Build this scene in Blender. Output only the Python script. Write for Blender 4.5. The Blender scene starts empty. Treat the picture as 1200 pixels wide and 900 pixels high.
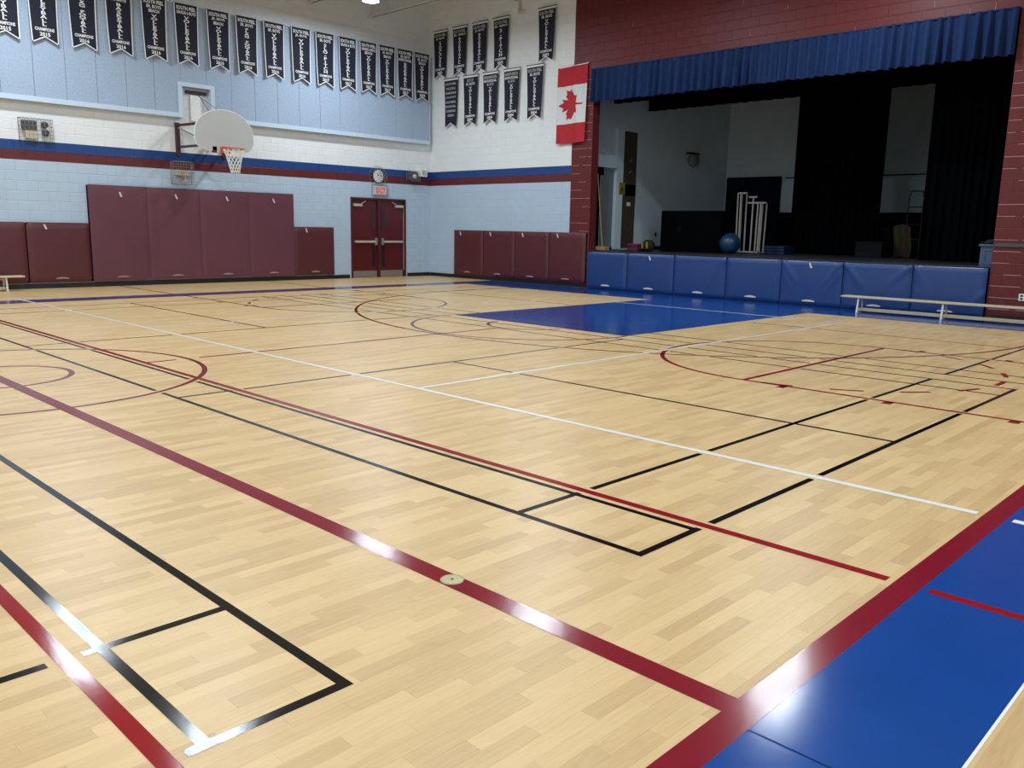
import bpy, bmesh, math, random
from mathutils import Vector, Matrix
random.seed(7)
S = bpy.context.scene
COL = S.collection
PI = math.pi

# ------------------------------------------------------------ camera, light, exposure
CAM_H = 1.424
F_PX, YAW, PITCH, ROLL = 990.02, 0.76796, -0.18166, 0.01944
def make_camera():
    fw = Vector((math.cos(PITCH)*math.cos(YAW), math.cos(PITCH)*math.sin(YAW), math.sin(PITCH)))
    r = fw.cross(Vector((0, 0, 1))).normalized(); u = r.cross(fw)
    r2 = r*math.cos(ROLL) + u*math.sin(ROLL); u2 = u*math.cos(ROLL) - r*math.sin(ROLL)
    m = Matrix((r2, u2, -fw)).transposed().to_4x4(); m.translation = (0, 0, CAM_H)
    cd = bpy.data.cameras.new('camera'); c = bpy.data.objects.new('camera', cd); COL.objects.link(c)
    cd.sensor_width = 36; cd.sensor_fit = 'HORIZONTAL'; cd.lens = F_PX*36/1200
    cd.clip_start = .05; cd.clip_end = 200
    c.matrix_world = m; S.camera = c
make_camera()
w = bpy.data.worlds.new('world'); S.world = w; w.use_nodes = True
w.node_tree.nodes['Background'].inputs[0].default_value = (.6, .7, .8, 1)
w.node_tree.nodes['Background'].inputs[1].default_value = .05
S.view_settings.view_transform = 'Standard'; S.view_settings.look = 'None'
S.view_settings.gamma = 1; S.view_settings.use_curve_mapping = False
S.view_settings.exposure = 0.0
LAMP_W = 178.0
LAMP_RGB = (.845, .965, 1.045)

# room: hoop wall y=YW, stage wall x=XW, camera stands at x=y=0
XW, YW, XL, YB, ZC = 16.60, 19.53, -12.2, -2.2, 7.7
CX, CY = 2.185, 8.68          # centre of the main court
YJ0, YJ1, ZO = 4.40, 13.47, 5.2   # stage opening
ZS = .915                     # stage floor
YSL, XSB = 14.2, 24.2         # stage side wall and back wall

# ------------------------------------------------------------ materials
def lin(c):
    return tuple(((v/255)/12.92 if v/255 <= .04045 else ((v/255+.055)/1.055)**2.4) for v in c) + (1,)
MAT = {}
def mat(name, rgb, rough=.6, var=0., vscale=8., bump=0., bscale=60., metal=0., spec=.5, emit=0., stretch=(1,1,1), sheen=0.):
    m = bpy.data.materials.new(name); m.use_nodes = True; nt = m.node_tree; N = nt.nodes; Lk = nt.links
    b = N['Principled BSDF']; c = lin(rgb)
    b.inputs['Base Color'].default_value = c; b.inputs['Roughness'].default_value = rough
    b.inputs['Metallic'].default_value = metal; b.inputs['Specular IOR Level'].default_value = spec
    if sheen: b.inputs['Sheen Weight'].default_value = sheen
    if emit: b.inputs['Emission Color'].default_value = c; b.inputs['Emission Strength'].default_value = emit
    if var or bump:
        tc = N.new('ShaderNodeTexCoord'); mp = N.new('ShaderNodeMapping'); mp.inputs['Scale'].default_value = stretch
        geo = N.new('ShaderNodeNewGeometry'); Lk.new(geo.outputs['Position'], mp.inputs['Vector'])
    if var:
        n = N.new('ShaderNodeTexNoise'); n.inputs['Scale'].default_value = vscale; n.inputs['Detail'].default_value = 5
        Lk.new(mp.outputs[0], n.inputs['Vector'])
        r = N.new('ShaderNodeMapRange'); r.inputs['From Min'].default_value = .25; r.inputs['From Max'].default_value = .75
        r.inputs['To Min'].default_value = 1-var; r.inputs['To Max'].default_value = 1+var
        Lk.new(n.outputs['Fac'], r.inputs['Value'])
        mx = N.new('ShaderNodeVectorMath'); mx.operation = 'SCALE'; mx.inputs[0].default_value = c[:3]
        Lk.new(r.outputs[0], mx.inputs['Scale']); Lk.new(mx.outputs[0], b.inputs['Base Color'])
    if bump:
        n2 = N.new('ShaderNodeTexNoise'); n2.inputs['Scale'].default_value = bscale; n2.inputs['Detail'].default_value = 3
        Lk.new(mp.outputs[0], n2.inputs['Vector'])
        bp = N.new('ShaderNodeBump'); bp.inputs['Strength'].default_value = bump; bp.inputs['Distance'].default_value = .01
        Lk.new(n2.outputs['Fac'], bp.inputs['Height']); Lk.new(bp.outputs[0], b.inputs['Normal'])
    MAT[name] = m; return m

def math_node(nt, op, a, b=None):
    n = nt.nodes.new('ShaderNodeMath'); n.operation = op
    for i, v in enumerate((a, b)):
        if v is None: continue
        if isinstance(v, (int, float)): n.inputs[i].default_value = v
        else: nt.links.new(v, n.inputs[i])
    return n.outputs[0]

PW, PL = .066, .46            # floor strip width and length
def wood_material():
    m = bpy.data.materials.new('beech_strip'); m.use_nodes = True; nt = m.node_tree; N = nt.nodes; Lk = nt.links
    b = N['Principled BSDF']
    geo = N.new('ShaderNodeNewGeometry'); sp = N.new('ShaderNodeSeparateXYZ'); Lk.new(geo.outputs['Position'], sp.inputs[0])
    row = math_node(nt, 'FLOOR', math_node(nt, 'DIVIDE', sp.outputs[1], PW))
    off = math_node(nt, 'FRACT', math_node(nt, 'MULTIPLY', row, .3819))
    idx = math_node(nt, 'FLOOR', math_node(nt, 'ADD', math_node(nt, 'DIVIDE', sp.outputs[0], PL), off))
    cb = N.new('ShaderNodeCombineXYZ'); Lk.new(row, cb.inputs[0]); Lk.new(idx, cb.inputs[1])
    wn = N.new('ShaderNodeTexWhiteNoise'); wn.noise_dimensions = '3D'; Lk.new(cb.outputs[0], wn.inputs['Vector'])
    # grain stretched along the strip, shifted strip by strip
    add = N.new('ShaderNodeVectorMath'); add.operation = 'ADD'
    sc = N.new('ShaderNodeVectorMath'); sc.operation = 'MULTIPLY'; sc.inputs[1].default_value = (5, 60, 1)
    Lk.new(geo.outputs['Position'], sc.inputs[0]); Lk.new(sc.outputs[0], add.inputs[0])
    s2 = N.new('ShaderNodeVectorMath'); s2.operation = 'SCALE'; s2.inputs['Scale'].default_value = 37.0
    Lk.new(wn.outputs['Color'], s2.inputs[0]); Lk.new(s2.outputs[0], add.inputs[1])
    n1 = N.new('ShaderNodeTexNoise'); n1.inputs['Scale'].default_value = 1.0; n1.inputs['Detail'].default_value = 4; n1.inputs['Distortion'].default_value = 1.6
    Lk.new(add.outputs[0], n1.inputs['Vector'])
    wv = N.new('ShaderNodeTexNoise'); wv.inputs['Scale'].default_value = .35; wv.inputs['Detail'].default_value = 2
    Lk.new(geo.outputs['Position'], wv.inputs['Vector'])
    t = math_node(nt, 'ADD', math_node(nt, 'MULTIPLY', wn.outputs['Value'], .48), math_node(nt, 'MULTIPLY', n1.outputs['Fac'], .56))
    cr = N.new('ShaderNodeValToRGB'); e = cr.color_ramp.elements
    e[0].position = .12; e[0].color = lin((184, 149, 104)); e[1].position = .9; e[1].color = lin((219, 187, 136))
    k = e.new(.5); k.color = lin((204, 171, 121))
    Lk.new(t, cr.inputs[0]); Lk.new(cr.outputs[0], b.inputs['Base Color'])
    n3 = N.new('ShaderNodeTexNoise'); n3.inputs['Scale'].default_value = 180; n3.inputs['Detail'].default_value = 2
    Lk.new(geo.outputs['Position'], n3.inputs['Vector'])
    bp = N.new('ShaderNodeBump'); bp.inputs['Strength'].default_value = .06; bp.inputs['Distance'].default_value = .004
    Lk.new(n3.outputs['Fac'], bp.inputs['Height']); Lk.new(bp.outputs[0], b.inputs['Normal'])
    b.inputs['Roughness'].default_value = .36; b.inputs['Specular IOR Level'].default_value = .5
    MAT['wood'] = m
wood_material()

def block_material(name, bands, rough=.45, spec=.5):
    """paint on concrete block; colour bands by height above the floor"""
    m = bpy.data.materials.new(name); m.use_nodes = True; nt = m.node_tree; N = nt.nodes; Lk = nt.links
    b = N['Principled BSDF']; geo = N.new('ShaderNodeNewGeometry'); sp = N.new('ShaderNodeSeparateXYZ')
    Lk.new(geo.outputs['Position'], sp.inputs[0])
    cr = N.new('ShaderNodeValToRGB'); cr.color_ramp.interpolation = 'CONSTANT'; e = cr.color_ramp.elements
    e[0].position = 0; e[0].color = lin(bands[0][1]); e[1].position = .999; e[1].color = lin(bands[-1][1])
    for z, c in bands[1:]:
        k = e.new(z/10); k.color = lin(c)
    Lk.new(math_node(nt, 'DIVIDE', sp.outputs[2], 10.0), cr.inputs[0])
    n = N.new('ShaderNodeTexNoise'); n.inputs['Scale'].default_value = 1.6; n.inputs['Detail'].default_value = 6
    Lk.new(geo.outputs['Position'], n.inputs['Vector'])
    r = N.new('ShaderNodeMapRange'); r.inputs['To Min'].default_value = .93; r.inputs['To Max'].default_value = 1.07
    Lk.new(n.outputs['Fac'], r.inputs['Value'])
    mx = N.new('ShaderNodeVectorMath'); mx.operation = 'SCALE'; Lk.new(cr.outputs[0], mx.inputs[0]); Lk.new(r.outputs[0], mx.inputs['Scale'])
    Lk.new(mx.outputs[0], b.inputs['Base Color'])
    n2 = N.new('ShaderNodeTexNoise'); n2.inputs['Scale'].default_value = 55; n2.inputs['Detail'].default_value = 4
    Lk.new(geo.outputs['Position'], n2.inputs['Vector'])
    bp = N.new('ShaderNodeBump'); bp.inputs['Strength'].default_value = .18; bp.inputs['Distance'].default_value = .006
    Lk.new(n2.outputs['Fac'], bp.inputs['Height']); Lk.new(bp.outputs[0], b.inputs['Normal'])
    b.inputs['Roughness'].default_value = rough; b.inputs['Specular IOR Level'].default_value = spec
    MAT[name] = m
WHITE_P, BLUE_P, MAROON_P, PALE_P = (222, 225, 226), (18, 60, 122), (92, 28, 32), (174, 192, 210)
block_material('block_banded', [(0, PALE_P), (2.6, MAROON_P), (2.8, BLUE_P), (3.0, WHITE_P)])
block_material('block_maroon', [(0, (97, 38, 40)), (9, (97, 38, 40))], .45, .25)
block_material('block_white', [(0, WHITE_P), (9, WHITE_P)])
mat('stage_plaster', (200, 216, 224), .75, .05, 2, .1, 40)
mat('ceiling_deck', (205, 198, 184), .7, .04, 3)
mat('joist_paint', (216, 214, 206), .5)
mat('baseboard_black', (22, 22, 24), .45)
mat('line_black', (17, 16, 17), .12, 0, 8, .03, 420, spec=.34)
mat('line_red', (139, 24, 32), .09, .06, 9, .03, 420, spec=.34)
mat('line_thick_red', (124, 22, 38), .14, .05, 9, .03, 420, spec=.34)
mat('line_white', (232, 232, 226), .2, 0, 8, .02, 260)
mat('line_circle', (120, 30, 34), .09, .05, 9, .03, 420, spec=.34)
mat('court_blue', (14, 66, 140), .13, .06, 3, .03, 380, spec=.4)
mat('court_seam', (10, 36, 84), .9, spec=.1)
mat('brass', (190, 178, 140), .38, .1, 60, .1, 200, metal=.7)
mat('dark_hole', (12, 12, 12), .9)
mat('panel_felt', (158, 175, 197), .95, .12, 28, .25, 90)
mat('trim_blue', (190, 208, 224), .55)
mat('navy_cloth', (20, 22, 42), .85, .1, 20, .1, 200)
mat('print_white', (222, 222, 222), .8)
mat('edging_white', (228, 228, 226), .8)
mat('print_grey', (176, 176, 180), .85)
mat('rod_dark', (34, 32, 36), .6)
mat('flag_red', (172, 22, 38), .75, .06, 6, .1, 60)
mat('flag_white', (208, 210, 212), .75, .04, 6, .1, 60)
mat('pad_maroon', (84, 34, 40), .42, .06, 5, .12, 45)
mat('pad_mauve', (98, 54, 66), .4, .07, 3, .12, 45)
mat('pad_blue', (22, 58, 114), .38, .06, 5, .1, 45)
mat('pad_tag', (205, 196, 188), .7)
mat('pad_label', (150, 128, 130), .6)
mat('valance_blue', (22, 44, 84), .85, .1, 14, .08, 120, spec=.2)
mat('black_drape', (5, 6, 10), 1.0, .1, 10, spec=.03)
mat('stage_boards', (38, 40, 48), .45, .1, 4)
mat('bench_wood', (196, 178, 146), .5, .08, 14, stretch=(1, .15, 1))
mat('bench_leg', (200, 200, 198), .4, metal=.2)
mat('door_red', (84, 17, 20), .38, .06, 4)
mat('frame_maroon', (76, 24, 28), .45)
mat('steel', (176, 174, 168), .35, metal=.8)
mat('alum_paint', (186, 180, 170), .45, metal=.2)
mat('dark_glass', (40, 36, 44), .12)
mat('board_white', (184, 185, 184), .4, .03, 3)
mat('board_edge', (240, 240, 238), .4)
mat('bracket_brown', (66, 34, 36), .5)
mat('rim_orange', (206, 84, 40), .45)
mat('net_white', (236, 234, 230), .8)
mat('wire_grey', (150, 146, 142), .45, metal=.4)
mat('lamp_grey', (70, 66, 72), .6, .1, 40)
mat('box_beige', (196, 186, 170), .5)
mat('clock_white', (232, 232, 226), .4)
mat('black_plastic', (18, 18, 20), .4)
mat('exit_red', (216, 40, 50), .5, emit=.8)
mat('sign_white', (230, 230, 226), .5)
mat('lens_glow', (250, 253, 255), .4, emit=14)
mat('lamp_housing', (190, 190, 188), .45)
mat('mat_black', (4, 5, 8), .85, .1, 6, spec=.05)
mat('mat_navy', (9, 12, 34), .8, .1, 6, spec=.15)
mat('ball_blue', (15, 54, 88), .35)
mat('fold_blue', (10, 34, 70), .6)
mat('lamp_dim', (120, 124, 114), .6)
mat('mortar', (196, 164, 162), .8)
mat('pipe_white', (150, 144, 138), .45)
mat('mat_pink', (120, 34, 62), .7)
mat('mat_pink_edge', (70, 26, 44), .7)
mat('bag_black', (22, 22, 20), .8)
mat('bag_yellow', (130, 124, 26), .7)
mat('sign_yellow', (150, 138, 20), .6)
mat('door_brown', (76, 60, 50), .55, .12, 5, stretch=(6, 6, 1))
mat('door_grey', (120, 126, 132), .6)
mat('cabinet_blue', (64, 86, 122), .5)
mat('box_dark', (15, 15, 20), .8, spec=.15)
mat('wood_stick', (160, 130, 84), .6)
mat('tan_cloth', (62, 56, 40), .95, spec=.1)
mat('grey_strip', (72, 66, 70), .5)

# ------------------------------------------------------------ mesh helpers
class MB:
    def __init__(s): s.v = []; s.f = []; s.sm = []
    def add(s, vs, fs, smooth=False):
        o = len(s.v); s.v += [tuple(p) for p in vs]
        for f in fs: s.f.append(tuple(i+o for i in f)); s.sm.append(smooth)
        return s
    def box(s, x0, y0, z0, x1, y1, z1):
        x0, x1 = min(x0, x1), max(x0, x1); y0, y1 = min(y0, y1), max(y0, y1); z0, z1 = min(z0, z1), max(z0, z1)
        return s.add([(x0,y0,z0),(x1,y0,z0),(x1,y1,z0),(x0,y1,z0),(x0,y0,z1),(x1,y0,z1),(x1,y1,z1),(x0,y1,z1)],
              [(0,3,2,1),(4,5,6,7),(0,1,5,4),(1,2,6,5),(2,3,7,6),(3,0,4,7)])
    def cbox(s, x0, y0, z0, x1, y1, z1, c=.01):
        """box with chamfered edges"""
        bm = bmesh.new(); bmesh.ops.create_cube(bm, size=1)
        for v in bm.verts: v.co = Vector(((x0+x1)/2+v.co.x*abs(x1-x0), (y0+y1)/2+v.co.y*abs(y1-y0), (z0+z1)/2+v.co.z*abs(z1-z0)))
        bmesh.ops.bevel(bm, geom=bm.edges[:], offset=c, segments=2, affect='EDGES', profile=.5)
        return s.bm(bm)
    def bm(s, bm):
        bm.verts.index_update()
        s.add([v.co[:] for v in bm.verts], [[v.index for v in f.verts] for f in bm.faces]); bm.free(); return s
    def rod(s, a, b, r, n=8, r2=None, caps=True):
        a, b = Vector(a), Vector(b); d = (b-a).normalized(); r2 = r if r2 is None else r2
        t = d.orthogonal().normalized(); q = d.cross(t); vs = []
        for c, rr in ((a, r), (b, r2)):
            for i in range(n):
                an = 2*PI*i/n; vs.append(c + (t*math.cos(an)+q*math.sin(an))*rr)
        fs = [(i, (i+1) % n, n+(i+1) % n, n+i) for i in range(n)]
        s.add(vs, fs, True)
        if caps: s.add(vs, [tuple(range(n))[::-1], tuple(range(n, 2*n))])
        return s
    def path(s, pts, r, n=6, closed=False):
        m = len(pts)
        for i in range(m if closed else m-1): s.rod(pts[i], pts[(i+1) % m], r, n)
        return s
    def bar(s, a, b, w, h, up=(0, 0, 1)):
        """square bar from a to b"""
        a, b = Vector(a), Vector(b); d = (b-a).normalized(); u = Vector(up)
        if abs(d.dot(u)) > .98: u = Vector((1, 0, 0))
        x = d.cross(u).normalized(); u = x.cross(d); vs = []
        for c in (a, b):
            for sx, su in ((-1,-1),(1,-1),(1,1),(-1,1)): vs.append(c + x*sx*w/2 + u*su*h/2)
        return s.add(vs, [(3,2,1,0),(4,5,6,7),(0,1,5,4),(1,2,6,5),(2,3,7,6),(3,0,4,7)])
    def prism(s, poly, y0, y1):
        """polygon in local x,z extruded along y (poly counter-clockwise seen from -y)"""
        n = len(poly)
        vs = [(x, y0, z) for x, z in poly] + [(x, y1, z) for x, z in poly]
        return s.add(vs, [tuple(range(n)), tuple(range(n, 2*n))[::-1]] + [(i, n+i, n+(i+1) % n, (i+1) % n) for i in range(n)])
    def lathe(s, prof, n=24, axis='z', c=(0, 0, 0)):
        vs = []; k = len(prof)
        for i in range(n):
            a = 2*PI*i/n
            for r, h in prof:
                p = (r*math.cos(a), r*math.sin(a), h)
                if axis == 'y': p = (r*math.cos(a), h, r*math.sin(a))
                vs.append((p[0]+c[0], p[1]+c[1], p[2]+c[2]))
        fs = [(i*k+j, ((i+1) % n)*k+j, ((i+1) % n)*k+j+1, i*k+j+1) for i in range(n) for j in range(k-1)]
        return s.add(vs, fs, True)
    def grid(s, nx, nz, fn, smooth=True):
        vs = [fn(i/nx, j/nz) for j in range(nz+1) for i in range(nx+1)]
        fs = [(j*(nx+1)+i, j*(nx+1)+i+1, (j+1)*(nx+1)+i+1, (j+1)*(nx+1)+i) for j in range(nz) for i in range(nx)]
        return s.add(vs, fs, smooth)
    def mesh(s, name, m=None):
        me = bpy.data.meshes.new(name); me.from_pydata(s.v, [], s.f)
        me.polygons.foreach_set('use_smooth', s.sm); me.update()
        if m: me.materials.append(MAT[m])
        return me
    def build(s, name, m, parent=None, loc=(0, 0, 0), rz=0):
        return obj(name, s.mesh(name, m), parent, loc, rz)

def obj(name, me, parent=None, loc=(0, 0, 0), rz=0):
    o = bpy.data.objects.new(name, me); COL.objects.link(o)
    o.location = loc; o.rotation_euler = (0, 0, rz)
    if parent: o.parent = parent
    return o
def tag(o, label, cat, group=None, kind=None):
    o['label'] = label; o['category'] = cat
    if group: o['group'] = group
    if kind: o['kind'] = kind
    return o
def thing(name, label, cat, loc=(0, 0, 0), rz=0, group=None, kind=None):
    return tag(obj(name, None, None, loc, rz), label, cat, group, kind)
STG = -PI/2     # local x runs along the stage wall, local -y into the room
def B(): return MB()

# ------------------------------------------------------------ floor
FL = B()
PX0, PX1, PY0, PY1 = -.92, 6.9, math.ceil(1.155/PW)*PW-PW, 84*PW       # field with separate strips
for x0, y0, x1, y1, z in ((XL, YB, XW, PY0, 0), (XL, PY1, XW, YW, 0), (XL, PY0, PX0, PY1, 0), (PX1, PY0, XW, PY1, 0), (PX0, PY0, PX1, PY1, -.003)):
    FL.add([(x0,y0,z),(x1,y0,z),(x1,y1,z),(x0,y1,z)], [(0,1,2,3)])
FL.box(XL-.2, YB-.2, -.2, XW+.2, YW+.2, -.02)
floor = tag(FL.build('floor', 'wood'), 'pale beech strip gym floor with painted court markings', 'floor', kind='structure')
def strips():
    out = []
    for j in range(round(PY0/PW), round(PY1/PW)):
        off = (j*.3819) % 1.0
        i = math.floor(PX0/PL+off)
        while (i-off)*PL < PX1:
            a, b = max((i-off)*PL, PX0), min((i+1-off)*PL, PX1)
            if b-a > .01: out.append((a, b, j*PW, (j+1)*PW))
            i += 1
    return out
def vis(x, y):   # rough test for the camera's view of the floor
    a = math.atan2(y, x) - YAW
    return abs(a) < .62
ST = strips()
ST.sort(key=lambda s: (0 if vis((s[0]+s[1])/2, s[2]) else 50) + math.hypot((s[0]+s[1])/2, s[2]) + (20 if math.hypot((s[0]+s[1])/2, s[2]) < 1.7 else 0))
g = .00012; cache = {}; rest = B()
def strip_mb(w_, d_, mb, x=0, y=0):
    c = .0002
    vs = [(x+g,y+g,-.003),(x+w_-g,y+g,-.003),(x+w_-g,y+d_-g,-.003),(x+g,y+d_-g,-.003),
          (x+g,y+g,-c),(x+w_-g,y+g,-c),(x+w_-g,y+d_-g,-c),(x+g,y+d_-g,-c),
          (x+g+c,y+g+c,0),(x+w_-g-c,y+g+c,0),(x+w_-g-c,y+d_-g-c,0),(x+g+c,y+d_-g-c,0)]
    fs = [(8,9,10,11)] + [(i, (i+1) % 4, 4+(i+1) % 4, 4+i) for i in range(4)] + [(4+i, 4+(i+1) % 4, 8+(i+1) % 4, 8+i) for i in range(4)]
    mb.add(vs, fs)
for k, (a, b, y0, y1) in enumerate(ST):
    if k < 300:
        key = round(b-a, 4)
        if key not in cache:
            t = B(); strip_mb(b-a, PW, t); cache[key] = t.mesh('plank', 'wood')
        obj('plank', cache[key], floor, (a, y0, 0))
    else: strip_mb(b-a, PW, rest, a, y0)
o = rest.build('plank_field', 'wood', floor); o['kind'] = 'stuff'

# painted areas and lines (thin paint films lying on the floor)
def paint(name, m, x0, y0, x1, y1, lvl=1):
    z = .0005*lvl
    return B().add([(x0,y0,z),(x1,y0,z),(x1,y1,z),(x0,y1,z)], [(0,1,2,3)]).build(name, m, floor)
def arc(name, m, cx, cy, r, a0, a1, wd=.05, lvl=2, n=96):
    z = .0005*lvl; vs = []; a0, a1 = math.radians(a0), math.radians(a1)
    for i in range(n+1):
        a = a0+(a1-a0)*i/n
        for rr in (r-wd/2, r+wd/2): vs.append((cx+rr*math.cos(a), cy+rr*math.sin(a), z))
    fs = [(2*i, 2*i+1, 2*i+3, 2*i+2) for i in range(n)]
    return B().add(vs, fs).build(name, m, floor)
YN0, YN1 = 1.05, 1.155
FY0, FY1 = 2*CY-YN1, 2*CY-YN0+.02
SX = 15.0
paint('out_of_bounds_band', 'court_blue', XL, .55, SX, YN0); paint('edge_line', 'line_white', XL, .541, XW-.09, .55)
paint('out_of_bounds_band', 'court_blue', SX, .55, XW-.05, 2*CY-.5); paint('out_of_bounds_band', 'court_blue', XL, FY1, SX, 2*CY-.53)
paint('sideline', 'line_thick_red', XL, YN0, SX, YN1, 2); paint('sideline', 'line_thick_red', XL, FY0, SX, FY1, 2)
paint('key_area', 'court_blue', 9.40, CY-1.76, SX, CY+1.76)
paint('sheet_seam', 'court_seam', 2.102, .55, 2.108, 1.05, 2)
paint('centre_line', 'line_thick_red', CX-.05, YN1, CX+.05, FY0, 2)
arc('centre_circle', 'line_circle', CX, CY, 1.8, 0, 360, .05, 1); arc('jump_circle', 'line_circle', CX, CY, .62, 0, 360, .05, 1, 64)
RED = []; WHT = []
def redY(x, y0, y1, wd=.055): RED.append(('y', x, y0, y1)); return paint('court_line', 'line_red', x-wd/2, y0, x+wd/2, y1, 2)
def redX(y, x0, x1, wd=.05): RED.append(('x', y, x0, x1)); return paint('court_line', 'line_red', x0, y-wd/2, x1, y+wd/2, 2)
def whtY(x, y0, y1, wd=.055): WHT.append(('y', x, y0, y1)); return paint('court_line', 'line_white', x-wd/2, y0, x+wd/2, y1, 3)
def whtX(y, x0, x1, wd=.055): WHT.append(('x', y, x0, x1)); return paint('court_line', 'line_white', x0, y-wd/2, x1, y+wd/2, 3)
for s in (-1, 1):
    x = CX + s*1.35
    redY(x, 1.185, FY0); paint('court_line', 'line_red', x-.0275, .57, x+.0275, 1.02, 2)
redX(8.65, 3.56, CX+1.8-.13); redX(8.65, CX+1.8+.13, 8.68)
# free-throw half circle, its small circle, three-point line
arc('free_throw_arc', 'line_circle', 9.36, CY, 1.78, 90, 270); arc('small_arc', 'line_red', 9.36, CY, .64, 94, 266, .05, 2, 40)
arc('three_point_arc', 'line_circle', 13.28, CY, 5.79, 90, 270)
paint('court_line', 'line_circle', 13.28, CY-5.79-.025, SX, CY-5.79+.025, 2); paint('court_line', 'line_circle', 13.28, CY+5.79-.025, SX, CY+5.79+.025, 2)
# cross-court keys
for s in (-1, 1):
    yf = CY + s*4.61; ye = YN1 if s < 0 else YW-.05
    cx = 9.315; hw = 1.81
    arc('free_throw_arc', 'line_red', cx, yf, hw, 0 if s < 0 else 180, 180 if s < 0 else 360)
    redX(yf, cx-hw, cx+hw, .055); redY(cx-hw, min(yf, ye), max(yf, ye), .05); redY(cx+hw, min(yf, ye), max(yf, ye), .05)
    for k in range(9):
        if k % 1 == 0:
            a = (180 + 20*k + 4) if s < 0 else (20*k + 4)
            arc('dashed_arc', 'line_red', cx, yf, hw, a+2, a+11.5, .05, 2, 6)
    for i, d in enumerate((.44, 1.42, 2.4)):
        for e in (-1, 1):
            x = cx + e*hw; x2 = x + e*.12; y = yf + s*d
            paint('lane_mark', 'line_red', min(x, x2), y-.04, max(x, x2), y+.04, 2)
# volleyball court
whtY(4.77, 1.185, 17.6); paint('court_line', 'line_white', 4.745, .57, 4.80, 1.02, 3)
whtY(13.80, -.3 if False else 1.185, 17.6)
whtX(5.78, 4.80, 13.77); whtX(2*CY-5.78, 4.80, 13.77)
# badminton courts in black, broken where coloured lines cross
CIRC = [(CX, CY, 1.8), (CX, CY, .62), (9.36, CY, 1.78), (13.28, CY, 5.79), (9.315, CY-4.61, 1.81), (9.315, CY+4.61, 1.81)]
def black(ax, c, a, b, wd=.04):
    cuts = []
    for kind, cc, p, q in RED+WHT+[('y', CX, YN1, FY0)]:
        h = .09 if cc == CX else .055
        if kind != ax and a < cc < b and min(p, q)-.02 < c < max(p, q)+.02: cuts.append((cc-h, cc+h))
    for x, y, r in CIRC:
        d = c-(y if ax == 'x' else x); m_ = x if ax == 'x' else y
        if abs(d) < r-.15:
            t = math.sqrt(r*r-d*d)
            for sg in (-1, 1):
                p = m_+sg*t; h = .06*r/t
                xx, yy = (p, c) if ax == 'x' else (c, p)
                if x == 9.36 and xx > 9.36: continue
                if x == 13.28 and xx > 13.28: continue
                if x == 9.315 and (yy-y)*(1 if y < CY else -1) < 0: continue
                if a < p < b: cuts.append((p-h, p+h))
    cuts.sort(); cur = a; segs = []
    for p, q in cuts:
        if p > cur: segs.append((cur, p))
        cur = max(cur, q)
    if cur < b: segs.append((cur, b))
    for p, q in segs:
        if ax == 'x': paint('badminton_line', 'line_black', p, c-wd/2, q, c+wd/2, 1.6)
        else: paint('badminton_line', 'line_black', c-wd/2, p, c+wd/2, q, 1.4)
for bx in (-1.64, 6.04, 12.56):
    lo, hi = CY-6.61, CY+6.61; xr = bx+3.05
    if bx > 12: xr = 14.98
    for c in ((bx-3.05, bx-2.59, bx+2.59, bx+3.05) if bx < 12 else (bx-3.05, bx-2.59)): black('y', c, lo, hi)
    black('y', bx, lo, CY-1.95); black('y', bx, CY+1.95, hi)
    for y in (lo, lo+.76, CY-1.95, CY+1.95, hi-.76, hi):
        if bx < 12: black('x', y, bx-3.07, xr+.02)
        else: black('x', y, bx-3.07, xr if y not in (CY-1.95, CY+1.95) else 9.38)
# brass cover plate of the net-post socket
t = thing('floor_socket_cover', 'round brass floor plate set in the thick maroon centre line', 'floor plate', (2.192, 2.437, 0))
B().lathe([(0, .004), (.044, .004), (.049, .0035), (.05, .0012)], 32).build('disc', 'brass', t)
B().lathe([(0, .0046), (.006, .0046), (.007, .004)], 12).build('keyhole', 'dark_hole', t)
B().path([(.0465*math.cos(a*PI/16), .0465*math.sin(a*PI/16), .0042) for a in range(32)], .0008, 4, True).build('rim', 'brass', t)

# ------------------------------------------------------------ walls of block
def block_rects(u0, u1, z0, z1, holes, bond=0.):
    """rects (ua,ub,za,zb) of a running bond, 400 x 200 module, minus holes"""
    out = []; k0 = math.floor(z0/.2+1e-6)
    for k in range(k0, math.ceil(z1/.2-1e-6)):
        za, zb = max(k*.2, z0), min((k+1)*.2, z1); zc = (za+zb)/2
        off = bond + (.2 if k % 2 else 0)
        cuts = sorted((h[0], h[1]) for h in holes if h[2] <= zc <= h[3])
        i = math.floor((u0-off)/.4)
        while i*.4+off < u1:
            a, b = max(i*.4+off, u0), min((i+1)*.4+off, u1); segs = [(a, b)]
            for p, q in cuts:
                new = []
                for s in segs:
                    if q <= s[0] or p >= s[1]: new.append(s); continue
                    if p-s[0] > .03: new.append((s[0], p))
                    if s[1]-q > .03: new.append((q, s[1]))
                segs = new
            out += [(s[0], s[1], za, zb) for s in segs if s[1]-s[0] > .03]
            i += 1
    return out
def block_mb(w_, h_, mb, u=0, z=0, y=0):
    jh, jv, ch, cv, d = .0035, .001, .007, .0018, .0045   # half joints and arrises of bed and head joints, face depth
    a0, a1, b0, b1 = u+jv, u+w_-jv, z+jh, z+h_-jh
    vs = [(a0,y,b0),(a1,y,b0),(a1,y,b1),(a0,y,b1),(a0+cv,y-d,b0+ch*.6),(a1-cv,y-d,b0+ch*.6),(a1-cv,y-d,b1-ch),(a0+cv,y-d,b1-ch)]
    mb.add(vs, [(4,5,6,7),(0,1,5,4),(1,2,6,5),(2,3,7,6),(3,0,4,7)])
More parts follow.
